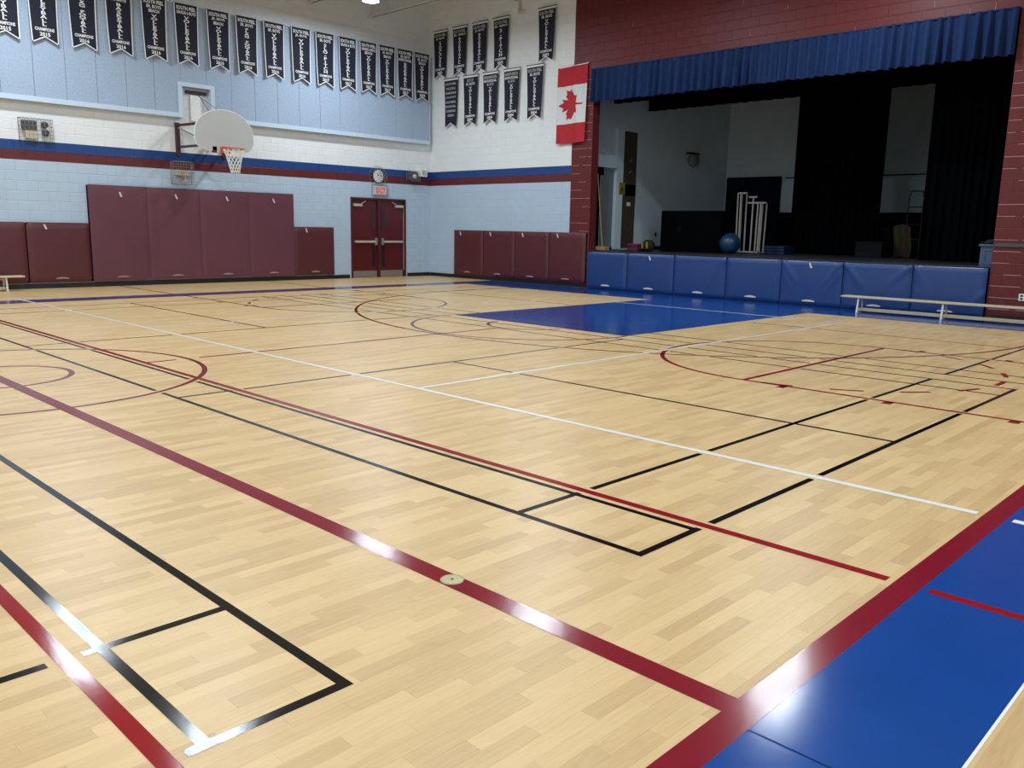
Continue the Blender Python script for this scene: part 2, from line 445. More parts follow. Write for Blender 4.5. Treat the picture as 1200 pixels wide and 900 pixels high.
def lay(rects, n, m, parent, dist, BC={}):
    rects = sorted(rects, key=dist); fld = B()
    for k, (a, b, za, zb) in enumerate(rects):
        if k < n:
            key = (round(b-a, 3), round(zb-za, 3), m)
            if key not in BC:
                t = B(); block_mb(b-a, zb-za, t); BC[key] = t.mesh('block', m)
            obj('block', BC[key], parent, (a, 0, za))
        else: block_mb(b-a, zb-za, fld, a, za)
    if fld.v: o = fld.build('block_field', m, parent); o['kind'] = 'stuff'
# hoop wall: local x = world x, local y = into the wall
DX0, DX1, DZ = 13.76, 15.66, 2.19
slab = B()
for x0, x1, z0, z1 in ((XL-.2, DX0, 0, ZC), (DX1, XW+.2, 0, ZC), (DX0, DX1, DZ, ZC)): slab.box(x0, 0, z0, x1, .2, z1)
wall_far = tag(slab.build('wall_far', 'block_banded', None, (0, YW, 0)), 'painted block wall with blue and maroon stripe, hoop and double doors', 'wall', kind='structure')
holes = [(DX0-.001, DX1+.001, 0, DZ)]
hide = [(5.6, 13.1, 0, 1.3), (7, 11.9, 0, 2.1)]
R1 = block_rects(4.4, XW, 0, 3.82, holes) + block_rects(4.4, XW, 6.2, ZC-.1, []) + block_rects(8.8, 10.2, 3.82, 4.8, [])
def hid(r, hs): return any(h[0] < (r[0]+r[1])/2 < h[1] and h[2] < (r[2]+r[3])/2 < h[3] for h in hs)
lay(R1, 300, 'block_banded', wall_far, lambda r: math.hypot(r[0], YW, r[2]-1.4) + (50 if hid(r, hide) or r[2] > 3.7 or r[0] < 5.3 else 0))
# stage wall: local x = -world y, local y = into the wall (+x)
slab = B()
for y0, y1, z0, z1 in ((YB-.2, YJ0, 0, ZC), (YJ1, 14.12, 0, ZC), (YJ0, YJ1, ZO, ZC)): slab.box(-y1, 0, z0, -y0, .25, z1)
wall_right = tag(slab.build('wall_right', 'block_maroon', None, (XW, 0, 0), STG), 'maroon painted block wall framing the stage opening', 'wall', kind='structure')
B().box(-YW-.2, 0, 0, -14.12, .25, ZC).build('painted_bay', 'block_banded', wall_right)
Rm = block_rects(-14.12, 2.2, 0, ZC-.1, [(-YJ1, -YJ0, 0, ZO)])
Rw = block_rects(-YW, -14.12, 0, ZC-.1, [])
hideS = [(-18.4, -13.5, .1, 1.3)]
lay(Rm, 200, 'block_maroon', wall_right, lambda r: math.hypot(r[0], XW, r[2]-1.4) + (50 if hid(r, hideS) or r[2] > 6.6 or r[0] > -3.4 else 0))
lay(Rw, 100, 'block_banded', wall_right, lambda r: math.hypot(r[0], XW, r[2]-1.4) + (50 if hid(r, hideS) or r[2] > 6.6 else 0))
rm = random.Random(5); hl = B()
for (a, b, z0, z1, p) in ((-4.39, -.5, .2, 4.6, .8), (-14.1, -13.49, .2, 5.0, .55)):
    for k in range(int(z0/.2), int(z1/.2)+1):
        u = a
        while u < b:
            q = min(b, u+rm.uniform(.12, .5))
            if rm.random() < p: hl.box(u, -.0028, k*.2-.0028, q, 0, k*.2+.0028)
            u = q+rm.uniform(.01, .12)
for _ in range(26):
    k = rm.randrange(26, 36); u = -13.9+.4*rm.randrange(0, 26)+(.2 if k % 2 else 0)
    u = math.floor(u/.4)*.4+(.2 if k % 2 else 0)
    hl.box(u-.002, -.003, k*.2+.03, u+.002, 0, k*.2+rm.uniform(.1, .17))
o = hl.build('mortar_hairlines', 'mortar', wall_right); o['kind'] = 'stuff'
# the walls behind the camera and the ceiling
tag(B().box(XL-.2, YB-.2, 0, XL, YW+.2, ZC).build('wall_left', 'block_banded'), 'painted block wall at the far end of the gym', 'wall', kind='structure')
tag(B().box(XL, YB-.2, 0, XW+.2, YB, ZC).build('wall_back', 'block_banded'), 'painted block wall behind the near sideline', 'wall', kind='structure')
ceiling = tag(B().box(XL-.2, YB-.2, ZC, XW+.3, YW+.2, ZC+.1).build('ceiling', 'ceiling_deck'), 'beige metal roof deck carried by open web joists', 'ceiling', kind='structure')
def joist(x):
    b = B(); z0, z1 = 6.90, ZC-.06
    for s in (-1, 1):
        b.box(x+s*.02, YB, z0, x+s*.075, YW-.02, z0+.012); b.box(x+s*.02, YB, z0, x+s*.03, YW-.02, z0+.06)
        b.box(x+s*.02, YB, z1-.06, x+s*.075, YW-.02, z1); b.box(x+s*.02, YB, z1-.05, x+s*.03, YW-.02, z1)
    n = 34; st = (YW-YB-.4)/n
    for i in range(n):
        y = YB+.2+i*st
        b.rod((x, y, z0+.02), (x, y+st/2, z1-.02), .011, 5); b.rod((x, y+st/2, z1-.02), (x, y+st, z0+.02), .011, 5)
    b.box(x-.09, YW-.14, z0-.012, x+.09, YW+.0, z0)
    return b.build('roof_joist', 'joist_paint', ceiling)
for i in range(-9, 2):
    joist(12.6+1.88*i)
for i in range(-9, 2):
    B().box(12.6+1.88*i-.12, YW-.011, 6.82, 12.6+1.88*i+.12, YW-.004, 6.98).build('bearing_pocket', 'tan_cloth', wall_far)
# baseboards
def base(name, boxes, lab):
    b = B()
    for q in boxes: b.box(*q)
    return tag(b.build(name, 'baseboard_black'), lab, 'baseboard', kind='structure')
base('baseboard_far', [(XL, YW-.022, 0, DX0-.06, YW-.002, .10), (DX1+.06, YW-.022, 0, XW-.03, YW-.002, .10)], 'black rubber baseboard under the hoop wall')
base('baseboard_right', [(XW-.026, 13.5, 0, XW-.003, YW-.03, .10), (XW-.026, YB, 0, XW-.003, YJ0-.1, .10)], 'black rubber baseboard along the stage wall')

# ------------------------------------------------------------ fabric panels, ledge and niche on the hoop wall
wall_upper = tag(B().box(XL, YW-.012, 6.18, 16.42, YW-.0065, 6.215).build('wall_upper', 'trim_blue'), 'blue felt panelling along the upper hoop wall', 'wall panelling', kind='structure')
wall_upper.location = (0, 0, 0)
PD = .17; YP = YW-PD
NX0, NX1, NZ = 9.10, 9.78, 4.46       # niche opening
seams = [16.42-.611*k for k in range(0, 36)][::-1]
for a, b in zip(seams, seams[1:]):
    m = B(); gp = .003; z1 = 6.22; z0 = 3.87
    x0, x1 = a+gp, b-gp
    if x1 < NX0-.1 or x0 > NX1+.1: m.cbox(x0, -PD, z0, x1, -.01, z1, .006)
    else:
        zz = NZ+.09
        if x0 < NX0-.1: m.prism([(x0, z0), (NX0-.1, z0), (NX0-.1, zz), (x1, zz), (x1, z1), (x0, z1)], -PD, -.01)
        elif x1 > NX1+.1: m.prism([(x0, zz), (NX1+.1, zz), (NX1+.1, z0), (x1, z0), (x1, z1), (x0, z1)], -PD, -.01)
        else: m.box(x0, -PD, zz, x1, -.01, z1)
    m.build('acoustic_panel', 'panel_felt', wall_upper, (0, YW, 0))
tr = B()
tr.box(XL, YP-.02, 3.77, NX0-.1, YW-.006, 3.87); tr.box(NX1+.1, YP-.02, 3.77, 16.43, YW-.006, 3.87)
tr.box(NX0-.1, YP-.02, 3.77, NX0, YW-.006, NZ+.09); tr.box(NX1, YP-.02, 3.77, NX1+.1, YW-.006, NZ+.09); tr.box(NX0, YP-.02, NZ, NX1, YW-.006, NZ+.09)
tr.box(16.42, YP-.02, 3.87, 16.43, YW-.006, 6.22)
tag(tr.build('trim_1', 'trim_blue'), 'pale blue ledge trim under the felt panels and around the niche', 'trim', kind='structure')

# ------------------------------------------------------------ red double doors
d = thing('door_1', 'maroon double doors with push bars under the exit sign', 'door', ((DX0+DX1)/2, YW, 0), kind='structure')
hw = (DX1-DX0)/2; fr = B()
fr.box(-hw, -.03, 0, -hw+.05, .12, DZ); fr.box(hw-.05, -.03, 0, hw, .12, DZ); fr.box(-hw+.05, -.03, DZ-.05, hw-.05, .12, DZ)
fr.build('door_frame', 'frame_maroon', d)
B().box(-.035, -.02, 0, .035, .10, DZ-.05).build('mullion', 'frame_maroon', d)
B().box(-hw, .0, -.001, hw, .2, .012).build('threshold', 'steel', d)
B().box(-hw, .195, 0, hw, .2, DZ).build('door_back', 'black_plastic', d)
for s in (-1, 1):
    a, b = (.04, hw-.055)
    x0, x1 = (s*a, s*b) if s > 0 else (s*b, s*a)
    lf = B().cbox(x0, .03, .015, x1, .075, DZ-.055, .004).build('door_leaf', 'door_red', d)
    xv = s*.17
    B().box(xv-.045, .022, 1.36, xv+.045, .032, 1.96).build('vision_pane', 'dark_glass', lf)
    f = B()
    for q in ((xv-.06, 1.345, xv-.045, 1.975), (xv+.045, 1.345, xv+.06, 1.975), (xv-.045, 1.345, xv+.045, 1.36), (xv-.045, 1.96, xv+.045, 1.975)): f.box(q[0], .018, q[1], q[2], .034, q[3])
    f.build('pane_frame', 'frame_maroon', lf)
    B().box(s*.17-.05, .026, .3, s*.17+.05, .031, .9).build('lower_panel', 'dark_glass', lf)
    pb = B().cbox(min(s*.13, s*.83), -.045, .965, max(s*.13, s*.83), -.01, 1.025, .008); pb.box(s*.80-.02, -.03, .97, s*.80+.02, .03, 1.02)
    pb.build('push_bar', 'alum_paint', lf)
    B().cbox(s*.11-.035, -.05, .90, s*.11+.035, .03, 1.10, .012).build('latch_case', 'steel', lf)
    cl = B().cbox(min(s*.58, s*.86), -.05, 1.95, max(s*.58, s*.86), .03, 2.02, .008); cl.bar((s*.60, -.035, 2.03), (s*.45, -.02, 2.10), .02, .012)
    cl.build('door_closer', 'alum_paint', lf)
    B().box(min(s*.06, s*.86), .024, .02, max(s*.06, s*.86), .031, .19).build('kick_plate', 'steel', lf)
B().box(hw-.058, .01, .19, hw-.05, .03, 2.0).build('edge_strip', 'alum_paint', d)

# ------------------------------------------------------------ lettering
TC = {}
def text_mesh(s, wd, ht, m, bend=None, zk=0):
    key = (s, round(wd, 3), round(ht, 3), m, round(zk, 3), bool(bend))
    if key in TC: return TC[key]
    cu = bpy.data.curves.new('lettering', 'FONT'); cu.body = s; cu.align_x = 'CENTER'; cu.resolution_u = 2; cu.offset = .03
    if '\n' in s: cu.space_line = .82
    to = bpy.data.objects.new('lettering', cu); COL.objects.link(to); bpy.context.view_layer.update()
    me = bpy.data.meshes.new_from_object(to.evaluated_get(bpy.context.evaluated_depsgraph_get()))
    bpy.data.objects.remove(to)
    xs = [v.co.x for v in me.vertices]; ys = [v.co.y for v in me.vertices]
    x0, x1, y0, y1 = min(xs), max(xs), min(ys), max(ys)
    for v in me.vertices:
        v.co = Vector(((v.co.x-(x0+x1)/2)/(x1-x0)*wd, 0, (v.co.y-(y0+y1)/2)/(y1-y0)*ht))
    if bend:
        for v in me.vertices: v.co.y = bend(v.co.z+zk)-bend(zk)
    me.materials.clear(); me.materials.append(MAT[m]); me.update(); TC[key] = me; return me
def text(s, wd, ht, parent, x, y, z, name='lettering', m='print_white', bend=None):
    if bend: y = bend(z)
    o = obj(name, text_mesh(s, wd, ht, m, bend, z if bend else 0), parent, (x, y, z)); o['kind'] = 'stuff'; return o

# ------------------------------------------------------------ championship banners
def banner(loc, rz, wd, ht, top, sport, year, label, group, style, words=None):
    """loc: middle of the top edge on the wall"""
    t = thing('championship_banner', label, 'banner', loc, rz, group)
    wb = wd*(.88 if style == 0 else .81); n = .12; off = -.06
    def wave(x, z): return off - .012*math.sin(z*3.1+1) - .03*(-z/ht)
    def edge(f): return wd/2+(wb/2-wd/2)*f
    cl = B(); NZ_ = 8
    # cloth with a swallow-tail foot
    def pt(i, f):
        x = edge(f)*(-1+2*i); foot = -ht + n*(1-abs(-1+2*i))
        z = foot*f; return (x, wave(x, z), z)
    cl.grid(10, NZ_, lambda a, b: pt(a, 1-b)); cl.grid(10, NZ_, lambda a, b: (pt(1-a, 1-b)[0], pt(1-a, 1-b)[1]+.004, pt(1-a, 1-b)[2]))
    cl.build('cloth', 'navy_cloth', t)
    if style == 0:
        e = B(); bw = .02
        for s in (0, 1):
            sg = -1 if s == 0 else 1
            e.grid(1, NZ_, lambda a, b: (pt(s, 1-b)[0]+(sg*a*bw if s else sg*(1-a)*bw), pt(s, 1-b)[1]-.004, pt(s, 1-b)[2]-(0 if b else 0)))
        def ft(a, b):
            p = pt(a, 1); return (p[0], p[1]-.004, p[2]-bw*1.1*(1-b))
        e.grid(10, 1, ft); e.build('edging', 'edging_white', t)
        B().rod((-wd/2-.02, off, .006), (wd/2+.02, off, .006), .009, 6).build('hanging_rod', 'rod_dark', t)
    else:
        e = B()
        def ft(a, b):
            p = pt(a, 1); return (p[0], p[1]-.004, p[2]-.02*(1-b))
        e.grid(10, 1, ft); e.build('foot_edging', 'edging_white', t)
        B().box(-wd/2, off-.004, .0, wd/2, off+.004, .05).build('sleeve', 'edging_white', t)
        B().box(-wd/2-.03, off-.012, .05, wd/2+.03, off+.008, .068).build('hanging_rod', 'rod_dark', t)
    B().rod((-wd*.3, 0, .03), (-wd*.3, off-.01, .012), .006, 5).build('hook', 'steel', t); B().rod((wd*.3, 0, .03), (wd*.3, off-.01, .012), .006, 5).build('hook', 'steel', t)
    bd = lambda z: wave(0, z)-.007
    z = -.03*ht
    if words:
        for s, k in words:
            h = .052*ht*1.0; z -= h/2+.02*ht
            text(s, wd*.8*k, h, t, 0, 0, z, m='print_grey', bend=bd); z -= h/2+.024*ht
    else:
        for i, s in enumerate(top):
            h = (.064 if i == 0 else .054)*ht
            text(s, wd*(.86 if len(s) > 8 else .62 if i == 1 else .45), h, t, 0, 0, z-h/2, bend=bd, m='print_white' if (style == 0 or i == 1) else 'print_grey'); z -= h+.016*ht
        zb = -ht*.775; hh = (z-.012*ht)-zb
        hh2 = hh*.97
        zc = (z-.012*ht) - hh2/2
        text('\n'.join(sport), wd*(.26 if style == 0 else .21), hh2, t, 0, 0, zc, 'sport_lettering', bend=bd)
        z = -ht*.782; h = .05*ht
        text('CHAMPIONS', wd*.70, h, t, 0, 0, z-h/2, bend=bd); z -= h+.02*ht
        h = .058*ht; text(year, wd*.38, h, t, 0, 0, z-h/2, 'year_lettering', bend=bd)
    return t
G1 = 'championship banners along the felt panels'; G2 = 'championship banners on the white stage wall'
PH = [('JR. BOYS', None, 'VOLLEYBALL', '2015'), ('SR. BOYS', None, 'VOLLEYBALL', '2015'), ('SR. BOYS', None, 'FLAG FOOTBALL', '2016'), ('SR. BOYS', None, 'BASKETBALL', '2016'),
      ('SR. BOYS', 'BEACH', 'VOLLEYBALL', '2016'), ('GRADE 6 BOYS', None, 'VOLLEYBALL', '2016'), ('JR. BOYS', 'BEACH', 'VOLLEYBALL', '2016'), ('SR. BOYS', None, 'FLAG FOOTBALL', '2016'),
      ('SR. BOYS', None, 'VOLLEYBALL', '2016'), ('JR. BOYS', None, 'VOLLEYBALL', '2016'), ('SR. BOYS', None, 'SLO-PITCH', '2017'), ('GRADE 6 BOYS', None, 'VOLLEYBALL', '2017'),
      ('GRADE 6 BOYS', 'BEACH', 'VOLLEYBALL', '2017'), ('JR. BOYS', 'BEACH', 'VOLLEYBALL', '2017'), ('SR. BOYS', 'INVITATIONAL', 'BASKETBALL', '2017'), ('SR. BOYS', 'BEACH', 'VOLLEYBALL', '2018')]
LB = ['white-edged navy VOLLEYBALL 2015 banner with two felt panels of only sky blue before it',
      'white-edged navy VOLLEYBALL 2015 banner beside the FLAG FOOTBALL banner', 'white-edged navy FLAG FOOTBALL 2016 banner beside a VOLLEYBALL 2015 banner',
      'white-edged navy BASKETBALL 2016 banner above the felt panels', 'white-edged navy SR. BOYS BEACH VOLLEYBALL 2016 banner beside the BASKETBALL 2016 banner',
      'white-edged navy GRADE 6 BOYS VOLLEYBALL 2016 banner directly above the wall niche', 'white-edged navy JR. BOYS BEACH VOLLEYBALL 2016 banner above the backboard',
      'white-edged navy SR. BOYS FLAG FOOTBALL 2016 banner between two VOLLEYBALL 2016 banners', 'white-edged navy SR. BOYS VOLLEYBALL 2016 banner next to the FLAG FOOTBALL banner',
      'white-edged navy JR. BOYS VOLLEYBALL 2016 banner next to the SLO-PITCH banner', 'white-edged navy SLO-PITCH 2017 banner on the felt panels',
      'white-edged navy GRADE 6 BOYS VOLLEYBALL 2017 banner next to the SLO-PITCH banner', 'white-edged navy GRADE 6 BOYS BEACH VOLLEYBALL 2017 banner on the felt panels',
      'white-edged navy JR. BOYS BEACH VOLLEYBALL 2017 banner beside the BASKETBALL 2017 banner', 'white-edged navy BASKETBALL 2017 banner near the room corner', 'white-edged navy BEACH VOLLEYBALL 2018 banner nearest the room corner']
LB[0] = 'white-edged navy VOLLEYBALL 2015 banner farthest from the room corner'
BX = [5.57, 6.28, 7.03, 7.77, 8.52, 9.25, 10.01, 10.72, 11.44, 12.19, 12.89, 13.58, 14.24, 14.86, 15.48, 16.08]
def banners_far(centres):
    for i, x in enumerate(centres):
        a, b, sp, yr = PH[i]; top = ['SOUTH PEEL', a] + ([b] if b else [])
        banner((x, YP, 6.20), 0, .52, 1.27, top, sp, yr, LB[i], G1, 0)
banners_far(BX)
def stage_banners():
    # (y centre, z top, lines, sport, year, label)
    a = 'tan-footed navy '
    rows = [
     (19.02, 6.80, ['SOUTH PEEL', 'JR. BOYS'], 'SOCCER', '2002', a+'SOCCER banner on the stage wall'),
     (18.21, 6.80, ['SOUTH PEEL', 'JR. GIRLS'], 'BASKETBALL', '2002', a+'JR. GIRLS BASKETBALL 2002 banner beside the SOCCER banner'),
     (17.42, 6.80, ['SOUTH PEEL', 'JR. BOYS'], 'BASKETBALL', '2002', a+'JR. BOYS BASKETBALL 2002 banner beside the 3-PITCH banner'),
     (16.61, 6.80, ['SOUTH PEEL', 'JR. GIRLS'], '3-PITCH', '2003', a+'3-PITCH 2003 banner on the stage wall'),
     (15.00, 6.80, ['SOUTH PEEL', 'SR. BOYS'], 'VOLLEYBALL', '2003', a+'VOLLEYBALL 2003 banner hanging alone above the flag'),
     (18.56, 5.475, None, '', '2004', a+'PROVINCIAL 2004 banner covered in small lines of print'),
     (17.76, 5.475, ['BOLT CUP', 'SR. BOYS'], 'VOLLEYBALL', '2004', a+'CUP VOLLEYBALL 2004 banner next to the PROVINCIAL banner'),
     (16.98, 5.475, ['BURNHAMTHORPE', 'INVITATIONAL', 'SR. BOYS'], 'VOLLEYBALL', '2004', a+'INVITATIONAL VOLLEYBALL 2004 banner under the 3-PITCH banner'),
     (16.19, 5.475, ['NORTH DELTA', 'INVITATIONAL', 'SR. BOYS'], 'VOLLEYBALL', '2004', a+'INVITATIONAL VOLLEYBALL 2004 banner second from the flag'),
     (15.36, 5.475, ['SOUTH PEEL', 'SR. BOYS'], 'VOLLEYBALL', '2004', a+'SR. BOYS VOLLEYBALL 2004 banner nearest the flag')]
    for y, z, top, sp, yr, lab in rows:
        W_ = None
        if top is None: W_ = [('SOUTH PEEL', 1), ('VOLLEYBALL', .9), ('CHAMPIONSHIP', 1), ('JUNIOR BOYS', .95), ('GOLD MEDAL', .95), ('PROVINCIAL', .95), ('CHAMPIONS', .9), ('2004', .6)]
        banner((XW-.005, y, z), STG, .56, 1.22 if z > 6 else 1.26, top, sp, yr, lab, G2, 1, W_)
stage_banners()

# ------------------------------------------------------------ flag
def flag():
    t = thing('canadian_flag', 'red and white maple leaf flag hung upright beside the valance', 'flag', (XW-.006, 14.11, 5.36), STG)
    Wd, Ht = .92, 1.80
    def wv(x, z): return -.05 - .016*math.sin(x*11+1+z*.8) - .012*math.sin(x*23+z*2) - .02*(-z/Ht)
    def P(x, z): return (x, wv(x, z), z - .03*math.sin(PI*(x/Wd+.5))*(1 if z < -1.7 else 0) + .03*x)
    def sheet(z0, z1, name, m):
        b = B(); n = 24; k = 10
        b.grid(n, k, lambda a, c: P(-Wd/2+Wd*a - .02*(-(z0+(z1-z0)*c)/Ht), z0+(z1-z0)*c))
        b.grid(n, k, lambda a, c: (lambda q: (q[0], q[1]+.003, q[2]))(P(Wd/2-Wd*a - .02*(-(z0+(z1-z0)*c)/Ht), z0+(z1-z0)*c)))
        return b.build(name, m, t)
    sheet(-.45, 0, 'red_band', 'flag_red'); sheet(-1.35, -.45, 'white_field', 'flag_white'); sheet(-Ht, -1.35, 'red_band', 'flag_red')
    half = [(0, 1), (.19, .64), (.40, .75), (.29, .20), (.56, .46), (.62, .33), (.93, .38), (.83, .09), (.96, .01), (.50, -.37), (.55, -.53), (.06, -.47), (.035, -.95)]
    poly = half + [(-x, y) for x, y in half[::-1] if x > 0]
    # leaf turned so that its tip points to the hoist side
    bm = bmesh.new(); s = .38
    vs = [bm.verts.new((-y*s, x*s, 0)) for x, y in poly]; bm.faces.new(vs)
    bmesh.ops.triangulate(bm, faces=bm.faces[:])
    for _ in range(2): bmesh.ops.subdivide_edges(bm, edges=bm.edges[:], cuts=1)
    bm.verts.index_update(); b = B()
    pts = [(lambda q: (q[0], q[1]-.006, q[2]))(P(v.co.x-.03, -.90+v.co.y)) for v in bm.verts]
    b.add(pts, [[v.index for v in f.verts] for f in bm.faces], True); bm.free()
    b.build('maple_leaf', 'flag_red', t)
    B().rod((-Wd/2-.01, -.05, .0-.012), (Wd/2+.03, -.05, .025), .012, 8).build('flag_stick', 'edging_white', t)
flag()

# ------------------------------------------------------------ padded mats on the walls
def pad_mesh(wd, ht, dp, creases, m, seed=0, puff=.012, r=.03):
    rnd = random.Random(seed); b = B(); nx, nz = (28, 20) if creases else (14, 12)
    def h(u, v):
        x, z = (u-.5)*wd, v*ht
        e = min(u*wd, (1-u)*wd, v*ht, (1-v)*ht)
        y = dp - (r - math.sqrt(max(0, r*r-(r-min(e, r))**2))) + puff*math.sin(PI*u)*math.sin(PI*v)
        for (ax, az, bx_, bz, A, wv) in creases:
            ax2, az2, bx2, bz2 = (ax-.5)*wd, az*ht, (bx_-.5)*wd, bz*ht
            dx, dz = bx2-ax2, bz2-az2; L2 = dx*dx+dz*dz; tt = max(0, min(1, ((x-ax2)*dx+(z-az2)*dz)/L2))
            dd = math.hypot(x-ax2-tt*dx, z-az2-tt*dz); y += 2.0*A*math.exp(-(dd/wv)**2)*(1-.75*tt)
        return (x, -y, z)
    def warp(a):  # finer near the edges
        return a if creases else (.5-.5*math.cos(PI*a))*.5+a*.5
    b.grid(nx, nz, lambda a, c: h(warp(a), warp(c)))
    o = len(b.v)
    b.box(-wd/2+.004, -dp+.03, .004, wd/2-.004, -.02, ht-.004)
    return b.mesh('pad', m)
def pad(name, label, loc, rz, wd, ht, dp, m, group, creases=(), tag_at=None, lab=True, seed=0):
    t = thing(name, label, 'wall pad', loc, rz, group)
    obj('cover', pad_mesh(wd, ht, dp, list(creases), m, seed, .003 if ht > 2 else .012, .008 if ht > 2 else .03), t)
    B().box(-wd/2-.012, -.02, .01, wd/2+.012, .0, ht-.012).build('backing', 'mat_black', t)
    if tag_at:
        x, z = tag_at; y = -dp-.022
        B().prism([(x-.035, z+.055), (x-.02, z-.01), (x+.005, z-.055), (x+.04, z-.045), (x+.02, z+.0), (x+.0, z+.05)], y-.004, y).build('hook_tab', 'pad_tag', t)
    if lab:
        b = B(); n = 10
        poly = [(-.13, .0)] + [(-.13+.26*i/n, -.03*math.sin(PI*i/n)*0) for i in range(1, n)] + [(.13, 0)] + [(.13-.26*i/n, .02+.02*math.sin(PI*i/n)) for i in range(0, n+1)]
        b.prism([(x, z+.075) for x, z in poly], -dp-.016, -dp-.008); b.build('handle_label', 'pad_tag' if m == 'pad_blue' else 'pad_label', t)
    return t
GM = 'maroon wall pads under the hoop'
cx = [6.95+1.25*(i+.5) for i in range(4)]
bl = ['tall mauve wall pad next to the low maroon pad pair', 'tall mauve wall pad under the lower wire cage', 'tall mauve wall pad below the basketball net', 'tall mauve wall pad next to the low pad by the doors']
for i, x in enumerate(cx):
    pad('tall_wall_pad', bl[i], (x, YW-.009, .12), 0, 1.246, 2.07, .085, 'pad_mauve', GM, tag_at=(.04, 1.88), seed=i)
pad('wall_pad', 'low maroon wall pad behind the wooden bench', (5.06, YW-.009, .12), 0, 1.24, 1.25, .06, 'pad_maroon', GM)
pad('wall_pad', 'low maroon wall pad between the bench pad and the tall mauve pads', (6.32, YW-.009, .12), 0, 1.24, 1.25, .06, 'pad_maroon', GM, tag_at=(-.27, 1.16))
pad('wall_pad', 'low maroon wall pad next to the double doors', (12.57, YW-.009, .12), 0, 1.22, 1.25, .06, 'pad_maroon', GM, tag_at=(-.26, 1.16))
yc = [18.43, 17.21, 15.99, 14.76, 13.53]
sl = ['maroon wall pad on the stage wall nearest the room corner', 'maroon stage-wall pad second from the room corner', 'creased maroon stage-wall pad second from the stage', 'maroon stage-wall pad touching the blue stage pads']
for i in range(4):
    cr = [(.92, .98, .75, .8, .012, .04), (.98, .9, .8, .7, .01, .03)] if i == 2 else []
    pad('wall_pad', sl[i], (XW-.009, (yc[i]+yc[i+1])/2, .10), STG, yc[i]-yc[i+1]-.012, 1.26, .06, 'pad_maroon', 'maroon wall pads beside the stage', cr, tag_at=(-.28, 1.17), seed=20+i)
ye = [13.45, 12.22, 10.90, 9.56, 8.29, 6.98, 5.67, 4.41]
ords = ['first', 'second', 'third', 'fourth', 'fifth', 'sixth', 'seventh']
TL = [(.02, .98, .28, .5, .016, .035), (.02, .8, .22, .3, .012, .03)]; TR = [(.98, .98, .72, .5, .016, .035), (.98, .8, .75, .3, .012, .03)]
crs = [[], [(.02, .95, .2, .6, .008, .03)], [(.98, .95, .72, .35, .012, .03)], [], TL+TR, [(.02, .98, .3, .5, .014, .04), (.98, .98, .7, .6, .016, .035)], [(.02, .98, .2, .55, .012, .035), (.98, .5, .8, .2, .01, .04)]]
tg = [None, (.02, .80), None, None, (.0, .80), None, None]
for i in range(7):
    wd = ye[i]-ye[i+1]-.012
    pad('stage_pad', ('plain ' if not crs[i] else 'creased ')+'blue vinyl pad on the stage front, %s from the flag pillar' % ords[i], (XW-.009, (ye[i]+ye[i+1])/2, .012), STG, wd, .89, .085, 'pad_blue', 'blue pads along the stage front', crs[i], tag_at=tg[i], seed=40+i)

# ------------------------------------------------------------ balance benches
def bench(label, loc, rz, legs, L):
    t = thing('balance_bench', label, 'bench', loc, rz, 'low wooden benches')
    B().cbox(0, -.13, .27, L, .13, .305, .01).build('seat', 'bench_wood', t)
    B().cbox(legs[0]-.02, -.05, .03, legs[-1]+.02, .02, .09, .008).build('stretcher', 'bench_wood', t)
    for x in legs:
        b = B()
        for s in (-1, 1): b.bar((x, s*.08, .275), (x, s*.13, .0), .035, .03)
        b.box(x-.02, -.14, 0, x+.02, .14, .025); b.build('leg', 'bench_leg', t)
bench('low wooden balance bench in front of the blue stage pads', (16.02, 6.72, 0), STG, (.33, 1.82, 3.3), 3.64)
bench('low wooden bench against the maroon pad of the hoop wall', (1.85, 19.12, 0), 0, (.33, 1.8, 3.28), 3.62)

